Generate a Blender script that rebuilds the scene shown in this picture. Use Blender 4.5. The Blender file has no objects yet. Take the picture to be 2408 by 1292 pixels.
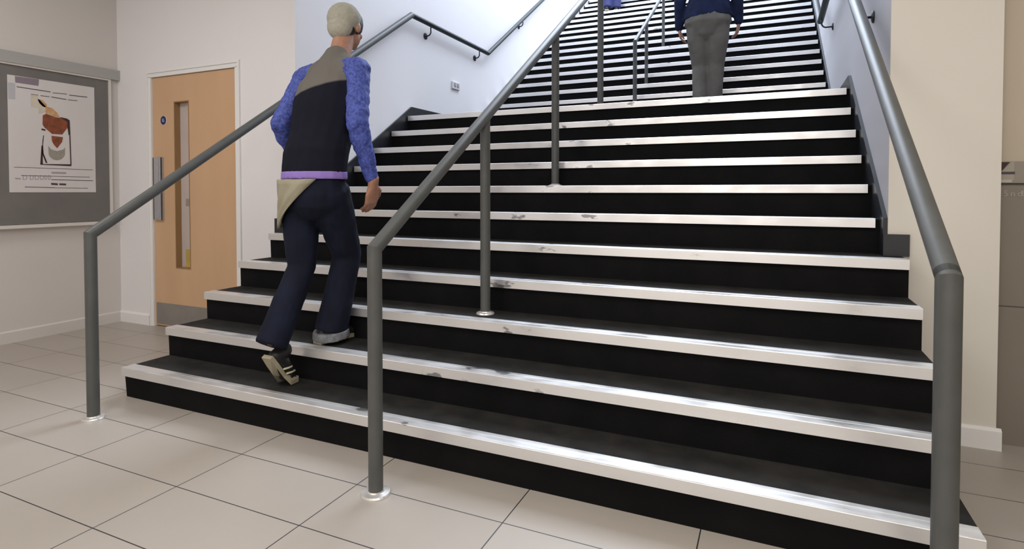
import bpy, bmesh, math, random
from mathutils import Vector, Matrix
random.seed(4)
R = math.radians
scn = bpy.context.scene
col = scn.collection

# ---------------------------------------------------------------- camera
cd = bpy.data.cameras.new('camera'); cam = bpy.data.objects.new('camera', cd); col.objects.link(cam)
cam.location = (3.2034, -1.9413, 1.1221)
cam.rotation_euler = (R(90 - 1.369), 0, R(24.3406))
cd.sensor_width = 36; cd.lens = 1349.81 / 2408 * 36; cd.shift_y = (482.11 - 646) / 2408
cd.clip_start = 0.02
scn.camera = cam

# ---------------------------------------------------------------- light and exposure
scn.view_settings.view_transform = 'Standard'; scn.view_settings.look = 'None'
scn.view_settings.exposure = 0.0; scn.view_settings.gamma = 1
scn.view_settings.use_curve_mapping = False
w = bpy.data.worlds.new('sky'); scn.world = w; w.use_nodes = True
w.node_tree.nodes['Background'].inputs[0].default_value = (0.62, 0.74, 1.0, 1)
w.node_tree.nodes['Background'].inputs[1].default_value = 0.9

def area(name, loc, rot, sx, sy, watts, colr):
    l = bpy.data.lights.new(name, 'AREA'); l.shape = 'RECTANGLE'; l.size = sx; l.size_y = sy
    l.energy = watts; l.color = colr
    o = bpy.data.objects.new(name, l); o.location = loc; o.rotation_euler = rot; col.objects.link(o)
    return o
WARM = (1.0, 0.95, 0.88)
area('skylight_daylight', (1.8, 5.8, 6.9), (0, 0, 0), 2.8, 4.6, 520, (0.77, 0.87, 1.0))
area('upper_window_daylight', (1.9, 10.6, 6.3), (R(-68), 0, 0), 3.2, 1.6, 210, (0.74, 0.86, 1.0))
area('hall_light_right', (3.6, -1.2, 3.12), (0, 0, 0), 1.2, 1.2, 46, WARM)
area('hall_light_middle', (1.2, -1.6, 3.12), (0, 0, 0), 1.2, 1.2, 30, (1.0, 0.97, 0.95))
area('hall_light_left', (-0.6, -0.9, 3.12), (0, 0, 0), 0.9, 0.9, 25, (1.0, 0.97, 0.96))
area('added_front_fill', (2.2, -5.9, 1.7), (R(90), 0, 0), 6.5, 2.4, 88, (1.0, 0.96, 0.93))  # added fill from behind the camera to brighten the walls
area('hall_light_near', (3.0, -3.9, 3.12), (0, 0, 0), 1.2, 1.2, 42, WARM)

# ---------------------------------------------------------------- materials
def mat(name, c, rough=0.6, metal=0.0, spec=0.5, noise=None, bump=0.0, bscale=60, c2=None, coat=0, stretch=None):
    m = bpy.data.materials.new(name); m.use_nodes = True
    nt = m.node_tree; b = nt.nodes['Principled BSDF']
    b.inputs['Base Color'].default_value = (*c, 1); b.inputs['Roughness'].default_value = rough
    b.inputs['Metallic'].default_value = metal; b.inputs['Specular IOR Level'].default_value = spec
    if coat: b.inputs['Coat Weight'].default_value = coat; b.inputs['Coat Roughness'].default_value = 0.15
    tc = nt.nodes.new('ShaderNodeTexCoord'); mp = nt.nodes.new('ShaderNodeMapping')
    nt.links.new(tc.outputs['Object'], mp.inputs[0])
    if stretch: mp.inputs['Scale'].default_value = stretch
    if noise:
        n = nt.nodes.new('ShaderNodeTexNoise'); n.inputs['Scale'].default_value = noise; n.inputs['Detail'].default_value = 6
        r = nt.nodes.new('ShaderNodeValToRGB')
        r.color_ramp.elements[0].position = 0.35; r.color_ramp.elements[1].position = 0.68
        d = c2 if c2 else tuple(x * 0.9 for x in c)
        r.color_ramp.elements[0].color = (*d, 1); r.color_ramp.elements[1].color = (*c, 1)
        nt.links.new(mp.outputs[0], n.inputs['Vector']); nt.links.new(n.outputs['Fac'], r.inputs[0])
        nt.links.new(r.outputs[0], b.inputs['Base Color'])
    if bump:
        n2 = nt.nodes.new('ShaderNodeTexNoise'); n2.inputs['Scale'].default_value = bscale; n2.inputs['Detail'].default_value = 5
        bp = nt.nodes.new('ShaderNodeBump'); bp.inputs['Strength'].default_value = bump; bp.inputs['Distance'].default_value = 0.004
        nt.links.new(mp.outputs[0], n2.inputs['Vector']); nt.links.new(n2.outputs['Fac'], bp.inputs['Height'])
        nt.links.new(bp.outputs[0], b.inputs['Normal'])
    return m

M = {}
M['wall'] = mat('painted plaster', (0.78, 0.755, 0.76), 0.65, noise=1.3, c2=(0.76, 0.735, 0.74), bump=0.04, bscale=40)
M['wall_poster'] = mat('warm painted plaster', (0.63, 0.60, 0.575), 0.65, noise=1.1, c2=(0.61, 0.58, 0.555), bump=0.04, bscale=40)
M['wall_pier'] = mat('cream painted plaster', (0.70, 0.665, 0.60), 0.6, noise=1.0, c2=(0.68, 0.645, 0.58), bump=0.03, bscale=40)
M['wall_recess'] = mat('beige painted wall', (0.50, 0.43, 0.34), 0.6, noise=2, c2=(0.47, 0.405, 0.32))
M['panel'] = mat('taupe wall panel', (0.22, 0.19, 0.155), 0.5, noise=2, c2=(0.20, 0.172, 0.14))
M['wall_shaded'] = mat('plaster with painted shade', (0.46, 0.44, 0.455), 0.6, noise=1.6, c2=(0.43, 0.41, 0.425), bump=0.04, bscale=40, stretch=(1, .4, 3))  # right stairwell wall: its dimmer light is put into this grey
M['ceiling'] = mat('ceiling paint', (0.75, 0.73, 0.70), 0.8)
M['white'] = mat('white satin paint', (0.78, 0.77, 0.76), 0.4)
M['ledge'] = mat('off white gloss paint', (0.66, 0.63, 0.59), 0.4)
M['trunking'] = mat('pale grey trunking', (0.38, 0.375, 0.37), 0.5)
M['rail'] = mat('grey powder coated steel', (0.092, 0.094, 0.090), 0.42, spec=0.35, noise=14, c2=(0.080, 0.082, 0.078))
M['rail_shaded'] = mat('shaded grey powder coated steel', (0.022, 0.026, 0.029), 0.45, spec=0.25)  # same rail steel, with the shade along the landing painted into its colour
M['steel'] = mat('brushed steel', (0.50, 0.49, 0.51), 0.4, metal=0.4, noise=30, c2=(0.42, 0.41, 0.43), stretch=(12, 12, 1))
M['flange'] = mat('bright metal floor flange', (0.75, 0.73, 0.70), 0.3, metal=0.6)
M['black'] = mat('black rubber', (0.006, 0.006, 0.007), 0.5)
M['tread'] = mat('black carpet tread', (0.026, 0.024, 0.022), 0.85, spec=0.25, noise=9, c2=(0.012, 0.0115, 0.011), bump=0.5, bscale=300)
M['riser'] = mat('black riser vinyl', (0.0065, 0.006, 0.0065), 0.75, spec=0.12, noise=7, c2=(0.004, 0.004, 0.0045), bump=0.15, bscale=120)
M['string'] = mat('dark painted skirting', (0.022, 0.023, 0.028), 0.35, noise=5, c2=(0.015, 0.016, 0.02))
M['beech'] = mat('beech veneer', (0.60, 0.385, 0.225), 0.42, noise=3.2, c2=(0.56, 0.35, 0.20), stretch=(1.6, 1.6, 0.25))
M['beech_dark'] = mat('beech glazing bead', (0.33, 0.19, 0.08), 0.5, noise=5)
M['pane'] = mat('obscured glass', (0.52, 0.44, 0.41), 0.12, noise=4, c2=(0.49, 0.42, 0.39))
M['yellow'] = mat('yellow notice', (0.55, 0.38, 0.06), 0.6, noise=12, c2=(0.42, 0.31, 0.08))
M['kick'] = mat('grey kick plate', (0.27, 0.25, 0.225), 0.4, metal=0.2, noise=9)
M['signblue'] = mat('dark blue sign face', (0.008, 0.018, 0.11), 0.4)
M['paper'] = mat('poster paper', (0.66, 0.635, 0.64), 0.55, noise=5, c2=(0.64, 0.615, 0.61))
M['felt'] = mat('grey felt board', (0.175, 0.165, 0.158), 0.75, noise=4, c2=(0.155, 0.147, 0.142), bump=0.2, bscale=400)
M['mauve'] = mat('mauve grey ink', (0.23, 0.19, 0.235), 0.6)
M['bluetint'] = mat('pale blue grey ink', (0.47, 0.48, 0.51), 0.6)
M['ink'] = mat('dark ink', (0.07, 0.05, 0.06), 0.6)
M['inkpale'] = mat('pale ink', (0.36, 0.33, 0.35), 0.6)
M['rust'] = mat('rust red ink', (0.30, 0.075, 0.03), 0.6, noise=26, c2=(0.16, 0.05, 0.022))
M['orange'] = mat('orange ink', (0.52, 0.22, 0.07), 0.6, noise=22, c2=(0.58, 0.40, 0.2))
M['brownink'] = mat('dark brown ink', (0.035, 0.015, 0.014), 0.6)
M['creamink'] = mat('cream ink', (0.56, 0.49, 0.38), 0.6, noise=9, c2=(0.62, 0.57, 0.48))
M['greyink'] = mat('grey green ink', (0.29, 0.27, 0.235), 0.6, noise=40, c2=(0.33, 0.31, 0.27))
M['plastic'] = mat('white plastic', (0.66, 0.66, 0.66), 0.35)
M['greyplastic'] = mat('grey plastic', (0.2, 0.21, 0.23), 0.4)
M['skin'] = mat('skin', (0.42, 0.215, 0.14), 0.5, noise=30, c2=(0.36, 0.175, 0.11))
M['skin_neck'] = M['skin']
M['hair'] = mat('dark brown hair', (0.03, 0.021, 0.016), 0.55, noise=60, c2=(0.012, 0.009, 0.008), bump=0.6, bscale=150)
M['head_blur'] = mat('pale head blur', (0.40, 0.38, 0.31), 0.9, noise=60, c2=(0.34, 0.325, 0.265), bump=0.6, bscale=160)
M['bluesleeve'] = mat('blue patterned cotton', (0.075, 0.115, 0.46), 0.75, noise=75, c2=(0.03, 0.04, 0.19), bump=0.5, bscale=40)
M['lilac'] = mat('lilac cotton', (0.26, 0.17, 0.50), 0.75)
M['khaki'] = mat('khaki see-through patch', (0.34, 0.31, 0.22), 0.85, noise=7, c2=(0.27, 0.245, 0.17), bump=0.5, bscale=14)
M['denim'] = mat('dark indigo denim', (0.009, 0.012, 0.028), 0.85, spec=0.2, noise=9, c2=(0.005, 0.006, 0.014), bump=0.6, bscale=18, stretch=(1, 1, .5))
M['cuff'] = mat('turned denim cuff', (0.20, 0.21, 0.22), 0.9, noise=40, c2=(0.12, 0.125, 0.14))
M['shoe'] = mat('black trainer leather', (0.012, 0.011, 0.012), 0.5)
M['stripe'] = mat('cream trainer stripe', (0.55, 0.52, 0.33), 0.6)
M['sole'] = mat('pale trainer sole', (0.33, 0.29, 0.20), 0.7)
M['navy'] = mat('navy fleece', (0.016, 0.026, 0.075), 0.9, spec=0.2, noise=12, c2=(0.010, 0.013, 0.035), bump=0.5, bscale=30)
M['sweats'] = mat('grey marl jersey', (0.17, 0.16, 0.145), 0.95, spec=0.15, noise=8, c2=(0.125, 0.118, 0.108), bump=0.5, bscale=25)
M['bluejean'] = mat('mid blue denim', (0.022, 0.026, 0.10), 0.85)
M['eye'] = mat('eye white', (0.7, 0.7, 0.68), 0.3)
M['lips'] = mat('lips', (0.34, 0.12, 0.09), 0.5)

def nosing_mat():                                # aluminium strip with worn, dulled patches
    m = mat('aluminium nosing', (0.80, 0.79, 0.78), 0.34, metal=0.8)
    nt = m.node_tree; b = nt.nodes['Principled BSDF']
    tc = nt.nodes.new('ShaderNodeTexCoord'); mp = nt.nodes.new('ShaderNodeMapping'); mp.inputs['Scale'].default_value = (1.4, 2.0, 3.1)
    n = nt.nodes.new('ShaderNodeTexNoise'); n.inputs['Scale'].default_value = 5.5; n.inputs['Detail'].default_value = 4
    r = nt.nodes.new('ShaderNodeValToRGB'); e = r.color_ramp.elements
    e[0].position = 0.345; e[0].color = (0.30, 0.30, 0.31, 1); e[1].position = 0.39; e[1].color = (0.80, 0.79, 0.78, 1)
    sp = nt.nodes.new('ShaderNodeSeparateXYZ'); ab = nt.nodes.new('ShaderNodeMath'); ab.operation = 'ABSOLUTE'
    ad = nt.nodes.new('ShaderNodeMath'); ad.operation = 'MULTIPLY_ADD'; ad.inputs[1].default_value = 0.11
    r2 = nt.nodes.new('ShaderNodeMapRange'); r2.inputs[1].default_value = 0.3; r2.inputs[2].default_value = 0.6
    r2.inputs[3].default_value = 0.26; r2.inputs[4].default_value = 0.42
    nt.links.new(tc.outputs['Object'], mp.inputs[0]); nt.links.new(mp.outputs[0], n.inputs['Vector'])
    nt.links.new(tc.outputs['Object'], sp.inputs[0]); nt.links.new(sp.outputs[0], ab.inputs[0]); nt.links.new(ab.outputs[0], ad.inputs[0]); nt.links.new(n.outputs['Fac'], ad.inputs[2])
    nt.links.new(ad.outputs[0], r.inputs[0]); nt.links.new(r.outputs[0], b.inputs['Base Color'])
    nt.links.new(n.outputs['Fac'], r2.inputs[0]); nt.links.new(r2.outputs[0], b.inputs['Roughness'])
    return m
M['nosing'] = nosing_mat()

def tile_mat():                                  # 615 x 295 mm floor tiles in straight rows
    m = mat('stone floor tiles', (0.5, 0.45, 0.4), 0.38)
    nt = m.node_tree; b = nt.nodes['Principled BSDF']
    tc = nt.nodes.new('ShaderNodeTexCoord'); mp = nt.nodes.new('ShaderNodeMapping')
    mp.inputs['Location'].default_value = (-0.54, -0.085, 0)
    br = nt.nodes.new('ShaderNodeTexBrick'); br.offset = 0; br.squash = 1
    br.inputs['Color1'].default_value = (0.415, 0.375, 0.335, 1); br.inputs['Color2'].default_value = (0.395, 0.355, 0.315, 1)
    br.inputs['Mortar'].default_value = (0.030, 0.032, 0.036, 1); br.inputs['Scale'].default_value = 1
    br.inputs['Mortar Size'].default_value = 0.0021; br.inputs['Mortar Smooth'].default_value = 0
    br.inputs['Brick Width'].default_value = 0.615; br.inputs['Row Height'].default_value = 0.295
    n = nt.nodes.new('ShaderNodeTexNoise'); n.inputs['Scale'].default_value = 2.2; n.inputs['Detail'].default_value = 6
    r = nt.nodes.new('ShaderNodeValToRGB'); r.color_ramp.elements[0].color = (0.90, 0.89, 0.87, 1); r.color_ramp.elements[1].color = (1.04, 1.04, 1.04, 1)
    mx = nt.nodes.new('ShaderNodeMix'); mx.data_type = 'RGBA'; mx.blend_type = 'MULTIPLY'; mx.inputs[0].default_value = 1
    nt.links.new(tc.outputs['Object'], mp.inputs[0]); nt.links.new(mp.outputs[0], br.inputs['Vector'])
    nt.links.new(tc.outputs['Object'], n.inputs['Vector']); nt.links.new(n.outputs['Fac'], r.inputs[0])
    nt.links.new(br.outputs['Color'], mx.inputs[6]); nt.links.new(r.outputs[0], mx.inputs[7])
    nt.links.new(mx.outputs[2], b.inputs['Base Color'])
    return m
M['tile'] = tile_mat()

def vest_mat():                                  # gilet: dark navy body, shoulders painted taupe to imitate motion ghosting
    m = mat('quilted gilet cloth', (0.02, 0.02, 0.03), 0.9, spec=0.12, bump=0.6, bscale=14)
    nt = m.node_tree; b = nt.nodes['Principled BSDF']
    tc = nt.nodes.new('ShaderNodeTexCoord'); sp = nt.nodes.new('ShaderNodeSeparateXYZ')
    ma = nt.nodes.new('ShaderNodeMath'); ma.operation = 'MULTIPLY_ADD'; ma.inputs[1].default_value = -0.25
    r = nt.nodes.new('ShaderNodeValToRGB'); e = r.color_ramp.elements
    nt.links.new(tc.outputs['Object'], sp.inputs[0]); nt.links.new(sp.outputs[0], ma.inputs[0]); nt.links.new(sp.outputs[2], ma.inputs[2])
    mr = nt.nodes.new('ShaderNodeMapRange'); mr.inputs[1].default_value = 0.9; mr.inputs[2].default_value = 1.9
    nt.links.new(ma.outputs[0], mr.inputs[0]); nt.links.new(mr.outputs[0], r.inputs[0])
    e[0].position = 0.575; e[0].color = (0.009, 0.0095, 0.017, 1); e[1].position = 0.585; e[1].color = (0.15, 0.138, 0.122, 1)
    nt.links.new(r.outputs[0], b.inputs['Base Color'])
    return m
M['vest'] = vest_mat()

# ---------------------------------------------------------------- mesh helpers
def rootloc(o):
    v = Vector((0, 0, 0))
    while o is not None: v = v + o.location; o = o.parent
    return v
def link(name, bm, m, parent=None, smooth=False, bevel=0.0, at=None):
    bmesh.ops.recalc_face_normals(bm, faces=bm.faces)
    me = bpy.data.meshes.new(name)
    loc = Vector(at) if at is not None else Vector((0, 0, 0))
    off = rootloc(parent) if parent is not None else loc
    for v in bm.verts: v.co -= off
    bm.to_mesh(me); bm.free()
    for p in me.polygons: p.use_smooth = smooth
    me.materials.append(m)
    o = bpy.data.objects.new(name, me); col.objects.link(o)
    if parent is not None: o.parent = parent
    else: o.location = loc
    if bevel:
        b = o.modifiers.new('bevel', 'BEVEL'); b.width = bevel; b.segments = 2; b.limit_method = 'ANGLE'
    return o
def box(bm, x0, y0, z0, x1, y1, z1):
    v = [bm.verts.new((x, y, z)) for z in (z0, z1) for x, y in ((x0, y0), (x1, y0), (x1, y1), (x0, y1))]
    for f in ((0, 3, 2, 1), (4, 5, 6, 7), (0, 1, 5, 4), (1, 2, 6, 5), (2, 3, 7, 6), (3, 0, 4, 7)): bm.faces.new([v[i] for i in f])
def boxes(*bs):
    bm = bmesh.new()
    for b in bs: box(bm, *b)
    return bm
def prism(pts, axis, a, b):                      # polygon in the other two axes, extruded along axis from a to b
    bm = bmesh.new()
    def P(p, t): return {0: (t, p[0], p[1]), 1: (p[0], t, p[1]), 2: (p[0], p[1], t)}[axis]
    A = [bm.verts.new(P(p, a)) for p in pts]; B = [bm.verts.new(P(p, b)) for p in pts]
    bm.faces.new(A); bm.faces.new(B[::-1]); n = len(pts)
    for i in range(n): bm.faces.new((A[i], A[(i + 1) % n], B[(i + 1) % n], B[i]))
    return bm
def tube(bm, pts, r, seg=20, cap=True, round_end=False):
    pts = [Vector(p) for p in pts]; rings = []
    for i, p in enumerate(pts):
        d0 = (p - pts[i - 1]).normalized() if i else None
        d1 = (pts[i + 1] - p).normalized() if i < len(pts) - 1 else None
        d = d0 or d1
        t = ((d0 + d1).normalized() if d0 and d1 else d)
        if i == 0:
            s = d.cross(Vector((0, 0, 1)) if abs(d.z) < 0.9 else Vector((1, 0, 0))).normalized()
        else:
            s = (s - d * s.dot(d)).normalized()
        u = d.cross(s)
        ring = []
        for k in range(seg):
            a = 2 * math.pi * k / seg
            q = s * math.cos(a) * r + u * math.sin(a) * r
            # slide along the incoming direction onto the mitre plane
            q = q - d * (q.dot(t) / d.dot(t))
            ring.append(bm.verts.new(p + q))
        if d1: s = (s - d1 * s.dot(d1)).normalized()
        rings.append(ring)
    for a, b in zip(rings, rings[1:]):
        for k in range(seg): bm.faces.new((a[k], a[(k + 1) % seg], b[(k + 1) % seg], b[k]))
    if cap: bm.faces.new(rings[0][::-1]); bm.faces.new(rings[-1])
def lathe(bm, c, prof, axis=2, seg=28, sgn=1):
    rings = []
    for r_, h in prof:
        ring = []
        for k in range(seg):
            a = 2 * math.pi * k / seg; x, y = r_ * math.cos(a), r_ * math.sin(a)
            q = {2: (x, y, h * sgn), 0: (h * sgn, x, y), 1: (x, h * sgn, y)}[axis]
            ring.append(bm.verts.new(Vector(c) + Vector(q)))
        rings.append(ring)
    for a, b in zip(rings, rings[1:]):
        for k in range(seg): bm.faces.new((a[k], a[(k + 1) % seg], b[(k + 1) % seg], b[k]))
    bm.faces.new(rings[0][::-1]); bm.faces.new(rings[-1])
def empty(name, loc, label=None, cat=None, group=None, kind=None):
    o = bpy.data.objects.new(name, None); col.objects.link(o); o.location = loc; o.empty_display_size = 0.1
    return tag(o, label, cat, group, kind)
def tag(o, label=None, cat=None, group=None, kind=None):
    if label: o['label'] = label
    if cat: o['category'] = cat
    if group: o['group'] = group
    if kind: o['kind'] = kind
    return o
def struct(name, bm, m, label=None, bevel=0.0):
    o = link(name, bm, m, bevel=bevel); o['kind'] = 'structure'
    if label: o['label'] = label
    return o

# ---------------------------------------------------------------- dimensions
RI, GO, G2 = 0.165, 0.2515, 0.2726               # riser, going of the lower and of the upper flight
W0, W1 = 0.0, 3.748                              # ends of the five wide steps
XL, XR = 0.10, 3.69                              # stairwell walls
WY = 1.17                                        # face of the wall the stairs run through
XP = -1.914                                      # wall with the noticeboard
PE = 4.10                                        # end of the pier right of the stairs
LZ = 11 * RI                                     # landing
U0 = 3.943                                       # first nosing of the upper flight
NU = 22
UEND = U0 + (NU - 1) * G2
TOP = 7.2

# ---------------------------------------------------------------- the room
struct('floor', boxes((XP - .1, -6.0, -0.06, 7.5, 1.30, 0.0)), M['tile'], 'cream rectangular floor tiles with thin dark joints')
struct('wall_left', boxes((XP - 0.12, -6.0, 0, XP, WY, 3.2)), M['wall_poster'], 'warm plaster wall carrying the noticeboard')
# wall with the door: an opening is left for the leaf
DX0, DX1, DH = -1.478, -0.497, 2.062
struct('wall_back', boxes((XP - .12, WY, 0, DX0, WY + .14, 3.2), (DX1, WY, 0, XL - .0, WY + .14, 3.2), (DX0, WY, DH, DX1, WY + .14, 3.2)), M['wall'], 'pale wall around the wooden door')
struct('wall_stair_left', boxes((XL - 0.14, WY + .14, 0, XL, UEND + 3, TOP)), M['wall'], 'white wall up the left side of the stairs')
struct('wall_stair_right', boxes((XR, WY + .0015, 0, XR + 0.14, UEND + 3, TOP)), M['wall_shaded'], 'wall up the right side of the stairs, shade put into its grey colour')
struct('wall_pier', boxes((XR + .0015, WY, 0, PE, WY + .14, 3.2)), M['wall_pier'], 'cream pier right of the stairs')
struct('wall_recess', boxes((PE, WY + .08, 1.155, 7.5, WY + .14, 3.2)), M['wall_recess'], 'beige wall beyond the cream pier')
struct('wall_recess_panel', boxes((PE, WY + .078, 0.618, 7.5, WY + .139, 1.155), (PE, WY + .078, 0, 7.5, WY + .139, 0.612), (PE, WY + .085, 0.60, 7.5, WY + .139, .63)), M['panel'], 'taupe lower panels beyond the cream pier')
struct('wall_upper_end', boxes((XL - .14, UEND + 3, 0, XR + .14, UEND + 3.14, TOP)), M['wall'])
struct('wall_behind', boxes((XP - .12, -6.12, 0, 7.5, -6.0, 3.2)), M['wall_poster'])
struct('wall_far_right', boxes((7.5, -6.12, 0, 7.62, WY + .14, 3.2)), M['wall_pier'])
struct('ceiling', boxes((XP - .12, -6.12, 3.2, 7.62, WY + .14, 3.3)), M['ceiling'])
struct('wall_above_ceiling', boxes((XL - .14, WY + .04, 3.3, XR + .14, WY + .14, TOP)), M['wall'])
# baseboards with a chamfered top edge
def baseboard_y(name, x0, x1, y, h=0.092, t=0.016, m='white'):
    struct(name, prism([(y, 0), (y - t, 0), (y - t, h - .012), (y - t + .010, h), (y, h)], 0, x0, x1), M[m])
baseboard_y('baseboard_back', XP, DX0 - .045, WY)
baseboard_y('baseboard_pier', W1 + .02, PE + .016, WY, h=0.095)
struct('baseboard_left', prism([(XP, 0), (XP + .014, 0), (XP + .014, .08), (XP + .005, .09), (XP, .09)], 1, -6, WY - .016), M['wall_poster'])
struct('trim_1', boxes((XP, -6, 2.066, XP + .035, WY, 2.150)), M['trunking'], 'grey trunking strip above the noticeboard')

# ---------------------------------------------------------------- the door
door = link('door_1', boxes((DX0 + .006, WY + .010, 0.008, -1.213, WY + .072, DH - .006), (-1.034, WY + .010, 0.008, DX1 - .006, WY + .072, DH - .006),
            (-1.213, WY + .010, 0.008, -1.034, WY + .072, .492), (-1.213, WY + .010, 1.847, -1.034, WY + .072, DH - .006)), M['beech'])
tag(door, 'beech veneered door with a tall narrow vision panel', kind='structure')
fr = boxes((DX0 - .028, WY - .006, 0, DX0 + .003, WY + .10, DH), (DX1 - .003, WY - .006, 0, DX1 + .030, WY + .10, DH), (DX0 - .028, WY - .006, DH - .003, DX1 + .030, WY + .10, DH + .03),
           (DX1 + .030, WY - .014, 0, DX1 + .050, WY, DH + .05), (DX0 - .040, WY - .014, 0, DX0 - .028, WY, DH + .05), (DX0 - .028, WY - .014, DH + .030, DX1 + .030, WY, DH + .05))
link('door_frame', fr, M['white'], door)
link('glazing_bead', boxes((-1.213, WY + .008, .492, -1.205, WY + .074, 1.847), (-1.042, WY + .008, .492, -1.034, WY + .074, 1.847),
     (-1.205, WY + .008, .492, -1.042, WY + .074, .500), (-1.205, WY + .008, 1.839, -1.042, WY + .074, 1.847)), M['beech_dark'], door)
pane = link('vision_pane', boxes((-1.205, WY + .058, .500, -1.042, WY + .064, 1.839)), M['pane'], door)
link('yellow_notice', boxes((-1.158, WY + .0568, .503, -1.048, WY + .0575, .648)), M['yellow'], pane)['label'] = 'yellow notice at the foot of the pane'
link('grey_sticker', boxes((-1.150, WY + .0568, 1.000, -1.090, WY + .0575, 1.06)), mat('sticker grey', (.30, .25, .23), .5), pane)
link('kick_plate', boxes((DX0 + .02, WY + .007, .02, DX1 - .02, WY + .010, .197)), M['kick'], door)
hb = bmesh.new(); box(hb, -1.452, WY - .012, .885, -1.345, WY - .004, 1.400)
box(hb, -1.452, WY - .012, .885, -1.440, WY + .010, 1.400); box(hb, -1.358, WY - .012, .885, -1.345, WY + .010, 1.400)
box(hb, -1.418, WY - .018, .90, -1.380, WY - .012, 1.385)
link('door_handle', hb, M['steel'], door, bevel=.002)
def disc(bm, cx, y, cz, rx, rz, seg=32, x=None):
    vs = [bm.verts.new((cx + rx * math.cos(2 * math.pi * k / seg), y, cz + rz * math.sin(2 * math.pi * k / seg))) for k in range(seg)]
    f = bm.faces.new(vs); e = bmesh.ops.extrude_face_region(bm, geom=[f])
    for v in e['geom']:
        if isinstance(v, bmesh.types.BMVert): v.co.y += .002
sb = bmesh.new(); disc(sb, -1.340, WY + .0075, 1.702, .038, .038); sgn = link('fire_sign', sb, M['white'], door)
sb = bmesh.new(); disc(sb, -1.340, WY + .0063, 1.702, .0345, .036); link('sign_face', sb, M['signblue'], sgn)
sb = boxes((-1.352, WY + .0055, 1.690, -1.346, WY + .0063, 1.714), (-1.346, WY + .0055, 1.708, -1.330, WY + .0063, 1.713), (-1.340, WY + .0055, 1.690, -1.328, WY + .0063, 1.700))
link('sign_mark', sb, M['bluetint'], sgn)
link('hinge', boxes((DX1 - .010, WY + .002, 1.26, DX1 - .001, WY + .010, 1.36)), M['steel'], door)
struct('wall_behind_door', boxes((DX0, WY + .10, 0, DX1, WY + .14, DH)), M['wall'])

# ---------------------------------------------------------------- noticeboard and poster on the left wall
nb = empty('noticeboard', (XP, .0, .87), 'large grey felt noticeboard set in a pale frame on the left wall', 'noticeboard')
link('felt_panel', boxes((XP, -1.4, .872, XP + .012, 1.083, 2.052)), M['felt'], nb)
link('frame', boxes((XP, 1.083, .855, XP + .026, 1.100, 2.066), (XP, -1.42, .855, XP + .026, -1.4, 2.066), (XP, -1.4, 2.052, XP + .026, 1.083, 2.066)), M['ledge'], nb)
link('bottom_ledge', boxes((XP, -1.42, .845, XP + .060, 1.100, .870)), M['ledge'], nb, bevel=.003)
link('panel_joint', boxes((XP + .012, .700, .874, XP + .0135, .703, 1.10)), M['greyplastic'], nb)
po = empty('poster', (XP + .014, .381, 1.113), 'white exhibition poster with a rust red and orange picture pinned to the noticeboard', 'poster')
PX = XP + .0145
def pp(x, y):                                    # poster sheet coordinates: millimetre-like grid measured off the sheet
    u = (x - 50) / 570; top = 210 + (x - 42) / 573 * 87; v = (y - top) / (990 - top)
    return (.381 + .592 * u, 1.977 - .864 * v)
link('sheet', boxes((XP + .0125, .381, 1.113, PX, .973, 1.977)), M['paper'], po)
def ink(name, polys, m, lift=.0004, t=.0006):
    bm = bmesh.new()
    for pl in polys:
        A = [bm.verts.new((PX + lift, *pp(*p))) for p in pl]; B = [bm.verts.new((PX + lift + t, *pp(*p))) for p in pl]
        bm.faces.new(A); bm.faces.new(B[::-1]); n = len(pl)
        for i in range(n): bm.faces.new((A[i], A[(i + 1) % n], B[(i + 1) % n], B[i]))
    return link(name, bm, m, po)
def ln(x0, y0, x1, y1, h=3): return [(x0, y0), (x1, y1), (x1, y1 + h), (x0, y0 + h)]
ink('corner_block', [[(95, 222), (243, 242), (238, 285), (97, 264)]], M['mauve'])
ink('side_strip', [[(52, 262), (95, 270), (95, 376), (54, 372)]], M['bluetint'])
for q in ([ln(105, 289, 316, 322, 5), ln(330, 328, 424, 337, 4), ln(441, 343, 568, 358, 5), ln(190, 339, 236, 344), ln(250, 347, 308, 354, 4),
                   ln(320, 355, 420, 372, 5), ln(430, 374, 497, 381, 4), ln(79, 821, 600, 840, 3), ln(142, 952, 330, 957, 4), ln(330, 958, 560, 962, 3), ln(120, 876, 575, 888, 3), ln(310, 904, 600, 911, 4)]): ink('text_line', [q], M['ink'])
for q in (ln(312, 853, 410, 856, 12), ln(84, 893, 118, 896, 8)): ink('text_line', [q], M['inkpale'])
for q in (ln(308, 927, 352, 930, 13), ln(362, 930, 408, 932, 12)): ink('text_line', [q], M['ink'])
lets = []
for i, (a, b) in enumerate(((130, 158), (174, 198), (205, 232), (238, 262), (266, 284), (290, 308))):
    lets += [ln(a, 876, a + 4, 876, 30), [(a + 4, 877), (b - 5, 879), (b, 890), (b - 4, 890), (b - 8, 882), (a + 4, 880)],
             [(a + 4, 906), (b - 5, 904), (b, 890), (b - 4, 890), (b - 8, 900), (a + 4, 902)]]
ink('lettering', lets, M['inkpale'])
ink('artwork_cream', [[(190, 340), (232, 345), (240, 372), (282, 420), (280, 455), (236, 470), (238, 430), (190, 424)]], M['creamink'])
ink('artwork_orange', [[(232, 372), (262, 378), (290, 408), (285, 428), (262, 420), (240, 396)], [(285, 420), (325, 432), (360, 465), (371, 490), (330, 486), (300, 470), (280, 462)]], M['orange'])
ink('artwork_rust', [[(262, 480), (285, 468), (340, 490), (410, 500), (424, 520), (425, 560), (388, 606), (320, 602), (272, 560), (260, 540)],
                     [(316, 614), (392, 624), (386, 655), (352, 697), (330, 672), (318, 648)]], M['rust'], .0008)
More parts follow.
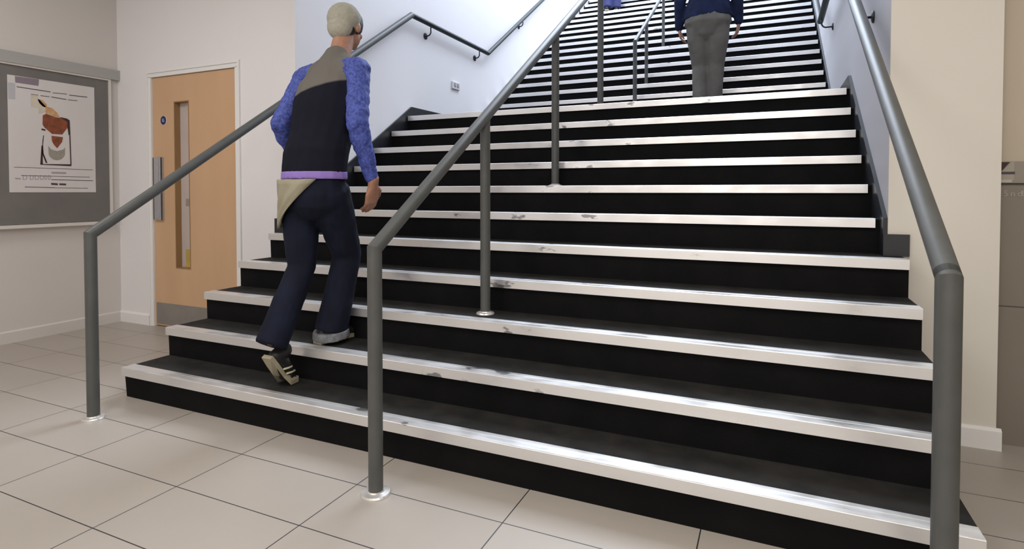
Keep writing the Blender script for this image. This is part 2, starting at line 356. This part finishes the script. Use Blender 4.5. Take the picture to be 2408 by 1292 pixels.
ink('artwork_dark', [[(371, 490), (420, 500), (440, 512), (443, 610), (432, 612), (424, 560), (424, 522)], [(252, 566), (278, 572), (276, 582), (252, 576)],
                     [(250, 680), (258, 678), (256, 794), (258, 802), (446, 804), (446, 816), (240, 806)], [(436, 612), (443, 612), (447, 806), (440, 806)],
                     [(262, 612), (267, 612), (258, 640), (262, 730), (286, 795), (276, 795), (252, 730)]], M['brownink'], .0012)
arc = [(294, 680)] + [(350 + 57 * math.cos(a), 722 + 55 * math.sin(a)) for a in [R(180 - 18 * k) for k in range(1, 10)]] + [(405, 692), (392, 706), (350, 716), (312, 704)]
ink('artwork_crescent', [arc], M['greyink'])

# ---------------------------------------------------------------- stairs
def step_mesh(y0, y1, z0, z1, x0, x1, lip=.018, foot=.028):
    # riser face leans back to the foot, tread runs back to the next riser
    return prism([(y0 + foot, z0), (y0 + lip, z1 - .012), (y0 + lip, z1 - .002), (y1, z1 - .002), (y1, z0)], 0, x0, x1)
def nosing_mesh(y, z, x0, x1, deep=.072, lip=.043, grooves=True):
    t = .004
    pr = [(y, z), (y, z - lip), (y + t, z - lip), (y + t + .001, z - t), (y + deep, z - t), (y + deep, z + .0015), (y + deep * .66, z + .0022), (y + deep * .64, z + .0012), (y + deep * .36, z + .0012), (y + deep * .34, z + .0022), (y + .004, z + .0022)]
    return prism(pr, 0, x0, x1)
def two_mat(o, m2, test):
    o.data.materials.append(m2)
    for p in o.data.polygons:
        if test(p): p.material_index = 1
st = empty('staircase', (1.9, 0, 0), 'lower flight of black stairs with bright aluminium nosings rising from the tiled floor', 'stairs')
for i in range(1, 12):
    y0 = (i - 1) * GO; z1 = i * RI; zb = 0 if i < 3 else (i - 2.0) * RI
    a, b = (W0, W1) if i < 6 else (XL + .001, XR - .001)
    if i == 5:
        bm = step_mesh(y0, WY - .001, zb, z1, a, b); box(bm, XL + .001, WY - .001, zb, XR - .001, y0 + GO + .03, z1 - .002)
    elif i == 11:
        bm = step_mesh(y0, U0 + .02, z1 - .3, z1, a, b)
    else:
        bm = step_mesh(y0, y0 + GO + .03, 0 if i < 6 else zb, z1, a, b)
    s = link('step' if i < 11 else 'landing', bm, M['tread'], st)
    two_mat(s, M['riser'], lambda p: p.normal.y < -.5)
    na, nb_ = (a, b) if i < 6 else (XL + .03, XR - .035)
    link('nosing', nosing_mesh(y0, z1, na, nb_), M['nosing'], s, bevel=.0012)
up = empty('staircase', (1.9, U0, LZ), 'long upper flight of black stairs with white nosings climbing from the landing', 'stairs')
for k in range(NU):
    y0 = U0 + k * G2; z1 = (12 + k) * RI
    bm = step_mesh(y0, y0 + G2 + .03 if k < NU - 1 else y0 + 2.99, z1 - 1.99 * RI, z1, XL + .001, XR - .001)
    s = link('step', bm, M['tread'], up); two_mat(s, M['riser'], lambda p: p.normal.y < -.5)
    link('nosing', nosing_mesh(y0, z1, XL + .022, XR - .035, lip=.041), M['nosing'], s)
# sloping skirting boards along the stairwell walls
def string(y_a, y_b):
    pass
prof = [(WY + .141, RI * 4), (WY + .141, RI + .656 * 1.311 + .062), (2.60, LZ + .098), (U0 - .10, LZ + .098), (U0 + 3.6, LZ + .098 + 3.7 * .605), (U0 + 3.6, LZ + 1.7), (U0, LZ - .1), (2.5, LZ - .2)]
struct('baseboard_stair_left', prism(prof, 0, XL, XL + .018), M['string'])
prof2 = [(WY, RI * 4.5), (WY, RI + .656 * 1.17 + .066)] + prof[2:]
struct('baseboard_stair_right', prism(prof2, 0, XR - .018, XR), M['string'])
struct('baseboard_step_right', boxes((XR - .018, WY - .014, 5 * RI, W1 + .026, WY, 5 * RI + .10)), M['string'])
struct('baseboard_step_left', boxes((W0 - .10, WY - .014, 5 * RI - .01, XL + .018, WY, 5 * RI + .098)), M['string'])

# ---------------------------------------------------------------- handrails
ZT, SL, YP = 0.922, 0.656, -0.2344
RR = 0.0272
def railz(y): return ZT + SL * (y - YP) - .012
def flange(parent, x, y, z, r=.050):
    bm = bmesh.new(); lathe(bm, (x, y, z), [(r, 0), (r, .004), (r * .93, .009), (RR + .004, .012), (RR + .002, .016)]); 
    return link('floor_flange', bm, M['flange'], parent, smooth=False)
def bracket(parent, xr, y, z, xw, m):            # wall plate, arm that bends down from the rail
    s = 1 if xw > xr else -1
    bm = bmesh.new(); tube(bm, [(xr, y, z - RR + .004), (xr, y, z - .075), (xr + s * .012, y, z - .094), (xr + s * .03, y, z - .102), (xw, y, z - .102)], .0065, 10)
    b = link('bracket', bm, m, parent, smooth=True)
    bm = bmesh.new(); lathe(bm, (xw, y, z - .102), [(.032, 0), (.032, .006), (.024, .010), (.010, .013)], axis=0, sgn=-s)
    link('wall_plate', bm, m, b)
def rail_part(name, pts, m, parent, r=RR):
    bm = bmesh.new(); tube(bm, pts, r, 24)
    o = link(name, bm, m, parent, smooth=True)
    e = o.modifiers.new('edge', 'EDGE_SPLIT'); e.split_angle = R(25)
    return o
# centre rail
XC = 1.8774
cr = empty('handrail', (XC, YP, 0), 'grey steel handrail up the middle of the lower stairs on tubular posts', 'handrail')
YE = 2.80
rail_part('rail', [(XC, YP, .0), (XC, YP, ZT - .012), (XC, YE, railz(YE)), (XC, YE + .001, LZ)][:3] + [(XC, YE + .12, railz(YE) + .05)], M['rail'], cr)
flange(cr, XC, YP, 0, .056)
for y, z in ((.66, 3 * RI), (1.695, 7 * RI), (YE, LZ)):
    rail_part('post', [(XC, y, z), (XC, y, railz(y) - .006)], M['rail'], cr, .0255)
    flange(cr, XC, y, z, .047)
# left rail: free-standing post, then fixed to the stair wall and round onto the landing
XA = .164
lr = empty('handrail', (XA, YP, 0), 'grey handrail on the left, floor post first, then bracketed along the white stairwell wall', 'handrail')
rail_part('post', [(XA, YP, 0), (XA, YP, ZT - .012), (XA, YP + .30, railz(YP + .30))], M['rail'], lr)
flange(lr, XA, YP, 0, .05)
yb = 2.534; zb_ = 2.745
rail_part('rail', [(XA, YP + .30, railz(YP + .30)), (XA, yb, railz(yb) + .02)], M['rail'], lr)
zb_ = railz(yb) + .02
rail_part('landing_rail', [(XA, yb - .0005, zb_ - .0003), (XA, yb, zb_), (XA, 4.10, zb_ - .012)], M['rail_shaded'], lr, .024)
rail_part('upper_rail', [(XA, 4.10, zb_ - .012), (XA, 9.0, zb_ + 4.9 * .655)], M['rail_shaded'], lr, .024)
for y in (2.86, 3.88, 5.13, 6.4, 7.7):
    z = zb_ - .006 if y < 4.1 else zb_ + (y - 4.1) * .655
    bracket(lr, XA, y, z, XL, M['rail_shaded'])
# right rail
XB = 3.5985
rr = empty('handrail', (XB, YP, 0), 'large grey handrail nearest the camera on the right, fixed to the stairwell wall', 'handrail')
rail_part('post', [(XB, YP, 0), (XB, YP, ZT - .012), (XB, YP + .02, railz(YP + .02))], M['rail'], rr, .0285)
flange(rr, XB, YP, 0, .056)
rail_part('rail', [(XB, YP, ZT - .012), (XB, yb, railz(yb))], M['rail'], rr, .0285)
zr = railz(yb)
rail_part('landing_rail', [(XB, yb, zr), (XB, 4.12, zr - .03)], M['rail_shaded'], rr, .026)
rail_part('upper_rail', [(XB, 4.12, zr - .03), (XB, 9.0, zr + 4.88 * .605)], M['rail_shaded'], rr, .026)
for y in (1.66, 3.95, 5.6, 7.3):
    z = railz(y) if y < yb else (zr - .03 if y < 4.1 else zr + (y - 4.12) * .605)
    bracket(rr, XB, y, z, XR, M['rail_shaded'])
# upper centre rail
XU = 1.90
ur = empty('handrail', (XU, 3.99, LZ), 'slimmer pale handrail in the middle of the upper flight', 'handrail')
zu = 2.672
rail_part('rail', [(XU, 4.03, 12 * RI), (XU, 4.03, zu), (XU, 9.3, zu + 5.27 * .605)], M['rail'], ur, .021)
for k in (2, 6, 10, 15):
    y = U0 + k * G2 + .13
    rail_part('post', [(XU, y, (12 + k) * RI), (XU, y, zu + (y - 4.03) * .605)], M['rail'], ur, .019)

# double switch plate on the stairwell wall
sw = empty('wall_socket', (XL, 3.44, 2.25), 'small white double switch plate on the white stairwell wall', 'switch')
link('plate', boxes((XL, 3.36, 2.212, XL + .016, 3.52, 2.292)), M['plastic'], sw, bevel=.004)
for y in (3.395, 3.455): link('rocker', boxes((XL + .016, y, 2.238, XL + .022, y + .034, 2.276)), M['inkpale'], sw, bevel=.002)

# printed strip and raised lettering beyond the pier
sg = empty('wall_print', (PE + .02, WY + .078, 1.155), 'narrow printed strip showing a pale building, at the right edge above taupe panel', 'sign')
YS = WY + .074
link('print_backing', boxes((PE + .002, YS, 1.153, 4.62, YS + .004, 1.252)), mat('print mid tone', (.27, .24, .20), .5), sg)
link('building_shape', prism([(PE + .004, 1.185), (PE + .055, 1.249), (4.165, 1.252), (4.165, 1.170), (PE + .004, 1.170)], 1, YS - .001, YS), mat('print grey', (.34, .31, .26), .5), sg)
link('dark_corner', prism([(PE + .003, 1.185), (PE + .003, 1.249), (PE + .05, 1.249)], 1, YS - .0014, YS - .0004), M['brownink'], sg)
link('window_band', boxes((PE + .018, YS - .002, 1.196, PE + .068, YS - .001, 1.207)), M['ink'], sg)
link('pale_ground', boxes((PE + .004, YS - .002, 1.160, 4.158, YS - .001, 1.172)), mat('print pale', (.47, .43, .36), .5), sg)
link('base_line', boxes((PE + .003, YS - .003, 1.152, 4.62, YS - .001, 1.157)), M['black'], sg)
def text(name, s, size, loc, rot, m, parent, ext=.0006):
    c = bpy.data.curves.new(name, 'FONT'); c.body = s; c.size = size; c.extrude = ext; c.space_character = 1.25
    t = bpy.data.objects.new(name + '_tmp', c); col.objects.link(t); t.location = loc; t.rotation_euler = rot
    bpy.context.view_layer.update()
    me = bpy.data.meshes.new_from_object(t.evaluated_get(bpy.context.evaluated_depsgraph_get())); me.transform(t.matrix_world)
    bpy.data.objects.remove(t)
    bm = bmesh.new(); bm.from_mesh(me); return link(name, bm, m, parent)
ML = mat('pale lettering', (.36, .33, .28), .5)
for ch, dx in (('5', 0), ('n', .024), ('d', .048), ('8', .062), ('o', .10), ('n', .13)): text('letter', ch, .036, (PE + .030 + dx, WY + .0765, 1.100), (R(90), 0, 0), ML, sg)

# ---------------------------------------------------------------- people
def loft(bm, pts, rad, side=(1, 0, 0), seg=16, flat=False):
    pts = [Vector(p) for p in pts]; side = Vector(side)
    rad = [(r, r) if not isinstance(r, tuple) else r for r in rad]
    n = len(pts); rings = []
    def ring(c, t, a, b):
        s = (side - t * side.dot(t)); s = s.normalized() if s.length > 1e-4 else t.orthogonal().normalized()
        u = t.cross(s)
        return [bm.verts.new(c + s * a * math.cos(2 * math.pi * k / seg) + u * b * math.sin(2 * math.pi * k / seg)) for k in range(seg)]
    T = []
    for i in range(n):
        d = (pts[min(i + 1, n - 1)] - pts[max(i - 1, 0)]).normalized(); T.append(d)
    a, b = rad[0]; m = min(a, b)
    for f in (() if flat else (-.95, -.8, -.45)): 
        k = math.sqrt(1 - f * f); rings.append(ring(pts[0] + T[0] * f * m, T[0], a * k, b * k))
    for i in range(n):
        rings.append(ring(pts[i], T[i], *rad[i]))
    a, b = rad[-1]; m = min(a, b)
    for f in (() if flat else (.45, .8, .95)):
        k = math.sqrt(1 - f * f); rings.append(ring(pts[-1] + T[-1] * f * m, T[-1], a * k, b * k))
    for A, B in zip(rings, rings[1:]):
        for k in range(seg): bm.faces.new((A[k], A[(k + 1) % seg], B[(k + 1) % seg], B[k]))
    bm.faces.new(rings[0][::-1]); bm.faces.new(rings[-1])
def ball(bm, c, r, mtx=None):
    q = bmesh.ops.create_icosphere(bm, subdivisions=3, radius=1)
    for v in q['verts']:
        v.co = Vector((v.co.x * r[0], v.co.y * r[1], v.co.z * r[2]))
        if mtx: v.co = mtx @ v.co
        v.co += Vector(c)
def solid(name, bm, m, parent, voxel=.008, smooth=4, folds=0.0, fscale=.12):
    bmesh.ops.recalc_face_normals(bm, faces=bm.faces)
    me = bpy.data.meshes.new(name + '_src'); bm.to_mesh(me); bm.free()
    t = bpy.data.objects.new(name + '_tmp', me); col.objects.link(t)
    r = t.modifiers.new('r', 'REMESH'); r.mode = 'VOXEL'; r.voxel_size = voxel
    if smooth: s = t.modifiers.new('s', 'SMOOTH'); s.iterations = smooth; s.factor = .5
    if folds:
        tx = bpy.data.textures.new('folds', 'CLOUDS'); tx.noise_scale = fscale; tx.noise_depth = 2
        d = t.modifiers.new('d', 'DISPLACE'); d.texture = tx; d.strength = folds; d.mid_level = .5; d.texture_coords = 'LOCAL'
    bpy.context.view_layer.update()
    out = bpy.data.meshes.new_from_object(t.evaluated_get(bpy.context.evaluated_depsgraph_get()))
    bpy.data.objects.remove(t)
    b2 = bmesh.new(); b2.from_mesh(out)
    return link(name, b2, m, parent, smooth=True)

def hand(bm, wrist, direc, palm_n, side_th, s=1.0, curl=.5):
    """palm + four unequal fingers + thumb; direc = wrist to fingers, palm_n = way the palm faces, side_th = thumb side"""
    d = Vector(direc).normalized(); n = Vector(palm_n); n = (n - d * n.dot(d)).normalized(); t = Vector(side_th); t = (t - d * t.dot(d) - n * t.dot(n)).normalized()
    w_ = Vector(wrist)
    loft(bm, [w_ - d * .03 * s, w_ + d * .01 * s, w_ + d * .045 * s, w_ + d * .085 * s], [(.026 * s, .020 * s), (.028 * s, .018 * s), (.040 * s, .015 * s), (.040 * s, .012 * s)], side=t)
    for k, (off, L, r_) in enumerate(((.029, .072, .0085), (.010, .080, .0088), (-.010, .074, .0085), (-.029, .058, .0075))):
        b = w_ + d * (.082 - abs(off) * .15) * s + t * off * s
        c = curl * (1 + .12 * k)
        d1 = (d + n * c * .5).normalized(); d2 = (d + n * c * 1.3).normalized(); d3 = (d + n * c * 2.4).normalized()
        p1 = b + d1 * L * .45 * s; p2 = p1 + d2 * L * .32 * s; p3 = p2 + d3 * L * .25 * s
        loft(bm, [b, p1, p2, p3], [r_ * s * 1.05, r_ * s, r_ * .93 * s, r_ * .8 * s], side=t, seg=10)
    b = w_ + d * .022 * s + t * .026 * s
    p1 = b + (d * .6 + t * .75 + n * .25).normalized() * .038 * s; p2 = p1 + (d * .95 + t * .3 + n * .35).normalized() * .032 * s; p3 = p2 + (d + n * .4).normalized() * .022 * s
    loft(bm, [b, p1, p2, p3], [.014 * s, .011 * s, .010 * s, .0085 * s], side=n, seg=10)

def head(bm, c, face, s=1.0):
    f = Vector(face).normalized(); r_ = f.cross(Vector((0, 0, 1))).normalized(); u = r_.cross(f)
    mx = Matrix((r_, f, u)).transposed(); c = Vector(c)
    P = lambda x, y, z: c + mx @ Vector((x * s, y * s, z * s))
    ball(bm, P(0, -.012, .022), (.076 * s, .097 * s, .092 * s), mx)
    ball(bm, P(0, .028, -.040), (.058 * s, .062 * s, .070 * s), mx)
    ball(bm, P(0, .062, -.082), (.026 * s, .022 * s, .020 * s), mx)
    loft(bm, [P(0, .086, .012), P(0, .104, -.022), P(0, .100, -.030)], [.009 * s, .014 * s, .011 * s], seg=10)
    for e in (-1, 1):
        ball(bm, P(e * .079, -.004, -.008), (.010 * s, .018 * s, .030 * s), mx)
        ball(bm, P(e * .030, .078, .026), (.020 * s, .010 * s, .007 * s), mx)
        ball(bm, P(e * .034, .062, -.026), (.022 * s, .020 * s, .022 * s), mx)
    return P, mx
def face_parts(P, mx, s, parent):
    for e in (-1, 1):
        bm = bmesh.new(); ball(bm, P(e * .030, .082, .010), (.012 * s, .008 * s, .0065 * s), mx); o = link('eye', bm, M['eye'], parent, smooth=True)
        bm = bmesh.new(); ball(bm, P(e * .030, .0885, .010), (.005 * s, .003 * s, .005 * s), mx); link('iris', bm, M['brownink'], o, smooth=True)
    bm = bmesh.new(); ball(bm, P(0, .0865, -.054), (.022 * s, .007 * s, .0065 * s), mx); link('mouth', bm, M['lips'], parent, smooth=True)

def V(*a): return Vector(a)
def lerp(a, b, t): return Vector(a) * (1 - t) + Vector(b) * t
def leg_loft(bm, h, k, a, r, side=(1, 0, 0), flat=False):
    loft(bm, [h, lerp(h, k, .35), lerp(h, k, .75), k, lerp(k, a, .3), lerp(k, a, .7), a], r, side, flat=flat)
def shoe(parent, heel, toe, z, m='shoe', pitch=0.0, stripes=True):
    """heel, toe on the ground plane; pitch lifts the heel about the ball of the foot"""
    heel = Vector(heel); toe = Vector(toe); d = (toe - heel); L = d.length; d.normalize(); sd = d.cross(V(0, 0, 1)).normalized()
    mx = Matrix((sd, d, V(0, 0, 1))).transposed(); ballp = V(0, L * .70, 0)
    rot = Matrix.Rotation(-pitch, 3, 'X')
    def Q(x, y, zz):
        p = V(x, y, zz)
        if pitch and y < L * .70: p = ballp + rot @ (p - ballp)
        return V(heel.x, heel.y, z) + mx @ p
    bm = bmesh.new()
    loft(bm, [Q(0, .035, .045), Q(0, .09, .052), Q(0, .15, .046), Q(0, L * .75, .034), Q(0, L - .035, .028)], [(.034, .034), (.036, .040), (.040, .034), (.045, .025), (.036, .019)], side=sd)
    loft(bm, [Q(0, .045, .05), Q(0, .05, .10)], [(.036, .042), (.036, .042)], side=sd)
    sh = solid('shoe', bm, M[m], parent, .006, 3)
    bm = bmesh.new(); outl = [(-.030, .0), (.030, .0), (.036, .06), (.036, .13), (.046, L * .72), (.040, L * .92), (.018, L), (-.018, L), (-.040, L * .92), (-.046, L * .72), (-.036, .13), (-.036, .06)]
    A = [bm.verts.new(Q(x, y, .0)) for x, y in outl]; B = [bm.verts.new(Q(x, y, .020)) for x, y in outl]
    bm.faces.new(A[::-1]); bm.faces.new(B); n = len(A)
    for i in range(n): bm.faces.new((A[i], A[(i + 1) % n], B[(i + 1) % n], B[i]))
    link('sole', bm, M['sole'], sh)
    if stripes:
        for e in (-1, 1):
            for q in (0, 1):
                y = L * (.42 + .12 * q)
                bm = bmesh.new(); tube(bm, [Q(e * .042, y - .02, .020), Q(e * .0405, y, .045), Q(e * .030, y + .018, .068), Q(e * .012, y + .028, .077)], .0048, 8)
                link('stripe', bm, M['stripe'], sh, smooth=True)
    return sh

# --- man climbing on the left
p1 = empty('person', (1.05, .30, RI), 'person in dark gilet, blue sleeves and cuffed jeans, head paled for motion blur, climbing on the left', 'person')
HIP = V(1.09, .30, 1.20); CH = V(1.07, .40, 1.52); SH = V(1.065, .47, 1.76); NK = V(1.065, .51, 1.83); HC = V(1.05, .60, 2.025)
rs, ls = V(1.240, .46, 1.75), V(.870, .47, 1.735); re, le = V(1.315, .36, 1.455), V(.80, .36, 1.475)
rw, lw = V(1.335, .45, 1.175), V(.755, .49, 1.335)
rh, lh = V(1.175, .31, 1.13), V(.985, .31, 1.13); rk, lk = V(1.135, .49, .775), V(1.01, .29, .73)
ra, la = V(1.10, .400, .43), V(1.005, .10, .405)
bm = bmesh.new()
loft(bm, [HIP, lerp(HIP, CH, .5), CH, SH], [(.150, .105), (.135, .095), (.155, .105), (.12, .075)])
loft(bm, [SH, NK, HC - V(0, .02, .05)], [(.075, .065), (.056, .058), (.054, .058)])
loft(bm, [ls, SH, rs], [(.048, .048), (.07, .07), (.048, .048)], side=(0, 1, 0))
P1, mx1 = head(bm, HC, (-.05, 1, -.12))
for s_, e_, w_, n_ in ((rs, re, rw, V(-1, .2, 0)), (ls, le, lw, V(1, .2, 0))):
    loft(bm, [s_, lerp(s_, e_, .5), e_, lerp(e_, w_, .35), w_], [.048, .044, .038, .036, .026])
hand(bm, rw + V(0, .006, -.02), V(-.32, .25, -.92), V(-.9, .1, .2), V(-.1, 1, 0.1), 1.15, .45)
hand(bm, lw + V(-.003, .006, -.02), V(.05, .35, -.95), V(.9, -.1, 0), V(0, 1, .1), 1.0, .5)
for h, k, a in ((rh, rk, ra), (lh, lk, la)): leg_loft(bm, h, k, a, [.080, .074, .058, .052, .050, .038, .034])
solid('body', bm, M['skin'], p1, .0048, 2)
face_parts(P1, mx1, 1, p1)
# hair, then an added pale shell standing in for the head's motion blur
bm = bmesh.new()
ball(bm, P1(0, -.004, .030), (.083, .104, .092), mx1); ball(bm, P1(0, -.040, -.008), (.074, .070, .072), mx1)
hr = solid('hair', bm, M['hair'], p1, .006, 2, .004, .02)
for v in hr.data.vertices:                        # pull the hairline back off the face
    q = mx1.inverted() @ (v.co + rootloc(p1) - P1(0, 0, 0))
    if q.y > .055 and q.z < .055: v.co -= mx1 @ V(0, q.y - .055, 0)
bm = bmesh.new()
ball(bm, P1(0, -.030, .040), (.092, .092, .090), mx1); ball(bm, P1(0, -.058, -.010), (.076, .058, .078), mx1)
solid('cap', bm, M['head_blur'], p1, .006, 4, .003, .03)
# shirt with both sleeves
bm = bmesh.new()
for s_, e_, w_ in ((rs, re, rw), (ls, le, lw)):
    loft(bm, [s_ + V(0, 0, .002), lerp(s_, SH, .8)], [.066, .066], side=(0, 1, 0))
    loft(bm, [lerp(s_, SH, .25), s_ + V(0, 0, -.01), lerp(s_, e_, .45), e_, lerp(e_, w_, .4), lerp(e_, w_, .88)], [.058, .066, .060, .054, .050, .036])
loft(bm, [HIP + V(0, .0, -.02), HIP + V(0, 0, .06), CH], [(.155, .112), (.155, .11), (.15, .10)])
solid('shirt', bm, M['bluesleeve'], p1, .007, 3, .018, .05)
for s_, e_, w_ in ((rs, re, rw), (ls, le, lw)):
    bm = bmesh.new(); loft(bm, [lerp(e_, w_, .80), lerp(e_, w_, .93)], [.037, .035]); solid('shirt_cuff', bm, M['bluesleeve'], p1, .005, 1)
# gilet
bm = bmesh.new()
loft(bm, [HIP + V(0, 0, .0), HIP + V(0, .01, .10), lerp(HIP, CH, .6), CH + V(0, .01, .02), lerp(CH, SH, .6), SH + V(0, 0, .0), SH + V(0, .01, .035)],
     [(.178, .134), (.178, .134), (.178, .132), (.196, .140), (.190, .125), (.135, .088), (.08, .072)], flat=True)
loft(bm, [SH + V(0, .0, .01), NK + V(0, -.012, .005)], [(.100, .085), (.070, .070)])
for q in (ls, rs): loft(bm, [lerp(q, SH, .2), lerp(q, NK, .75)], [(.055, .05), (.055, .055)])
loft(bm, [ls + V(.03, 0, .0), SH, rs + V(-.03, 0, .0)], [(.062, .062), (.082, .075), (.062, .062)], side=(0, 1, 0))
solid('gilet', bm, M['vest'], p1, .007, 4, .010, .10)
bm = bmesh.new(); loft(bm, [HIP + V(0, 0, -.018), HIP + V(0, 0, .02)], [(.182, .138), (.180, .136)], flat=True); solid('shirt_hem', bm, M['lilac'], p1, .006, 1)
# jeans
bm = bmesh.new()
loft(bm, [HIP + V(0, 0, -.10), HIP + V(0, 0, -.02), HIP + V(0, 0, .03)], [(.180, .130), (.168, .125), (.155, .115)])
leg_loft(bm, rh, rk, ra + V(0, 0, -.045), [.100, .098, .084, .074, .076, .082, .086], flat=True)
leg_loft(bm, lh, lk, la + V(0, -.01, -.03), [.100, .096, .080, .070, .072, .074, .078], flat=True)
solid('jeans', bm, M['denim'], p1, .008, 3, .010, .09)
bm = bmesh.new(); loft(bm, [ra + V(0, .004, -.078), ra + V(0, 0, -.036)], [(.096, .096), (.092, .092)], flat=True); solid('trouser_cuff', bm, M['cuff'], p1, .006, 1)
# added khaki patch on the left hip: wall seen through the blurred figure
bm = bmesh.new(); NA, NZ = 14, 10; G = []
for j in range(NZ):
    row = []; t = j / (NZ - 1)
    for i in range(NA):
        u = i / (NA - 1); a = R(206 + 102 * u * (1 - t * .88))
        zz = HIP.z - .02 - t * .245; fl = 1 + .05 * math.sin(i * 1.3 + t * 3)
        row.append(bm.verts.new((HIP.x + .193 * fl * math.cos(a), HIP.y + .146 * fl * math.sin(a), zz)))
    G.append(row)
for j in range(NZ - 1):
    for i in range(NA - 1): bm.faces.new((G[j][i], G[j][i + 1], G[j + 1][i + 1], G[j + 1][i]))
tl = link('hip_ghost', bm, M['khaki'], p1, smooth=True); so = tl.modifiers.new('t', 'SOLIDIFY'); so.thickness = .004
shoe(p1, (1.075, .325, 0), (1.115, .605, 0), 2 * RI + .003)
shoe(p1, (1.005, -.025, 0), (1.015, .240, 0), RI + .003, pitch=R(56))

# --- person ahead on the landing, seen from behind
def walker(root, X, Y, Z, H, top, trousers, hairm, arms=True, stance=0.09, hipw=1.0):
    s = H / 1.70
    C = lambda x, y, z: V(X + x * s, Y + y * s, Z + z * s)
    bm = bmesh.new()
    loft(bm, [C(0, 0, .90), C(0, .0, 1.08), C(0, .015, 1.28), C(0, .02, 1.40)], [(.15 * s, .105 * s), (.125 * s, .09 * s), (.15 * s, .10 * s), (.10 * s, .07 * s)])
    loft(bm, [C(0, .02, 1.40), C(0, .03, 1.50)], [(.05 * s, .05 * s), (.05 * s, .05 * s)])
    loft(bm, [C(-.165, .02, 1.37), C(0, .02, 1.39), C(.165, .02, 1.37)], [(.045 * s,) * 2, (.06 * s,) * 2, (.045 * s,) * 2], side=(0, 1, 0))
    P, mx = head(bm, C(0, .06, 1.585), (0, 1, -.05), s)
    A = {}
    for e in (-1, 1):
        sh_, el, wr = C(e * .185, .02, 1.36), C(e * .255, -.01, 1.09), C(e * .268, .06, .865)
        A[e] = (sh_, el, wr)
        loft(bm, [sh_, lerp(sh_, el, .5), el, lerp(el, wr, .4), wr], [.044 * s, .040 * s, .036 * s, .034 * s, .024 * s])
        hand(bm, wr + V(0, .004, -.012), V(-e * .15, .2, -1), V(-e, .1, 0), V(0, 1, 0), .95 * s, .6)
    L = {}
    for e in (-1, 1):
        h_, k_, a_ = C(e * .085, 0, .86), C(e * (stance * .95), .05 if e < 0 else .03, .47), C(e * stance * .75, -.04 if e < 0 else .02, .09)
        L[e] = (h_, k_, a_)
        leg_loft(bm, h_, k_, a_, [.075 * s, .072 * s, .056 * s, .05 * s, .05 * s, .036 * s, .032 * s])
    solid('body', bm, M['skin'], root, .0055, 2)
    face_parts(P, mx, s, root)
    bm = bmesh.new(); ball(bm, P(0, -.010, .032), (.085 * s, .104 * s, .095 * s), mx); ball(bm, P(0, -.055, -.03), (.072 * s, .055 * s, .09 * s), mx)
    hr = solid('hair', bm, M[hairm], root, .007, 2)
    for v in hr.data.vertices:
        q = mx.inverted() @ (v.co + rootloc(root) - P(0, 0, 0))
        if q.y > .05 * s and q.z < .055 * s: v.co -= mx @ V(0, q.y - .05 * s, 0)
    bm = bmesh.new()
    loft(bm, [C(0, 0, .905), C(0, 0, 1.0), C(0, 0, 1.12), C(0, .015, 1.28), C(0, .02, 1.39), C(0, .025, 1.44)], [(.206 * s * hipw, .150 * s), (.192 * s * hipw, .14 * s), (.165 * s, .12 * s), (.185 * s, .13 * s), (.13 * s, .09 * s), (.065 * s, .06 * s)], flat=True)
    for e in (-1, 1):
        a, b, c = A[e]; loft(bm, [C(e * .12, .02, 1.37), a, lerp(a, b, .5), b, lerp(b, c, .5), lerp(b, c, .97)], [.06 * s, .066 * s, .062 * s, .054 * s, .05 * s, .040 * s])
    solid('jacket', bm, M[top], root, .008, 4, .010, .09)
    bm = bmesh.new()
    loft(bm, [C(0, -.01, .80), C(0, -.012, .86), C(0, -.006, .93), C(0, 0, .99)], [(.165 * s, .12 * s), (.196 * s * hipw, .145 * s), (.186 * s * hipw, .138 * s), (.165 * s, .12 * s)])
    for e in (-1, 1):
        h_, k_, a_ = L[e]
        leg_loft(bm, h_, k_, a_ + V(0, 0, -.03), [.112 * s, .110 * s, .088 * s, .076 * s, .074 * s, .072 * s, .070 * s], flat=True)
    solid('trousers', bm, M[trousers], root, .008, 9, .006, .08)
    for e in (-1, 1):
        a_ = L[e][2]; shoe(root, (a_.x, a_.y - .055, 0), (a_.x + e * .015, a_.y + .20, 0), Z + .003, stripes=False)
p2 = empty('person', (2.66, 3.66, LZ), 'person in navy jacket and grey jogging trousers seen from behind on the landing', 'person')
walker(p2, 2.655, 3.62, LZ, 1.66, 'navy', 'sweats', 'hair', stance=.075, hipw=1.10)

# --- somebody far up the stairs: only a shoe and a trouser leg reach into the picture
p3 = empty('person', (.74, U0 + 13 * G2 + .14, 25 * RI), 'distant person far up the stairs, only a blue trouser leg and shoe showing', 'person')
walker(p3, .74, U0 + 13 * G2 + .075, 25 * RI, 1.75, 'navy', 'bluejean', 'hair', stance=.09)
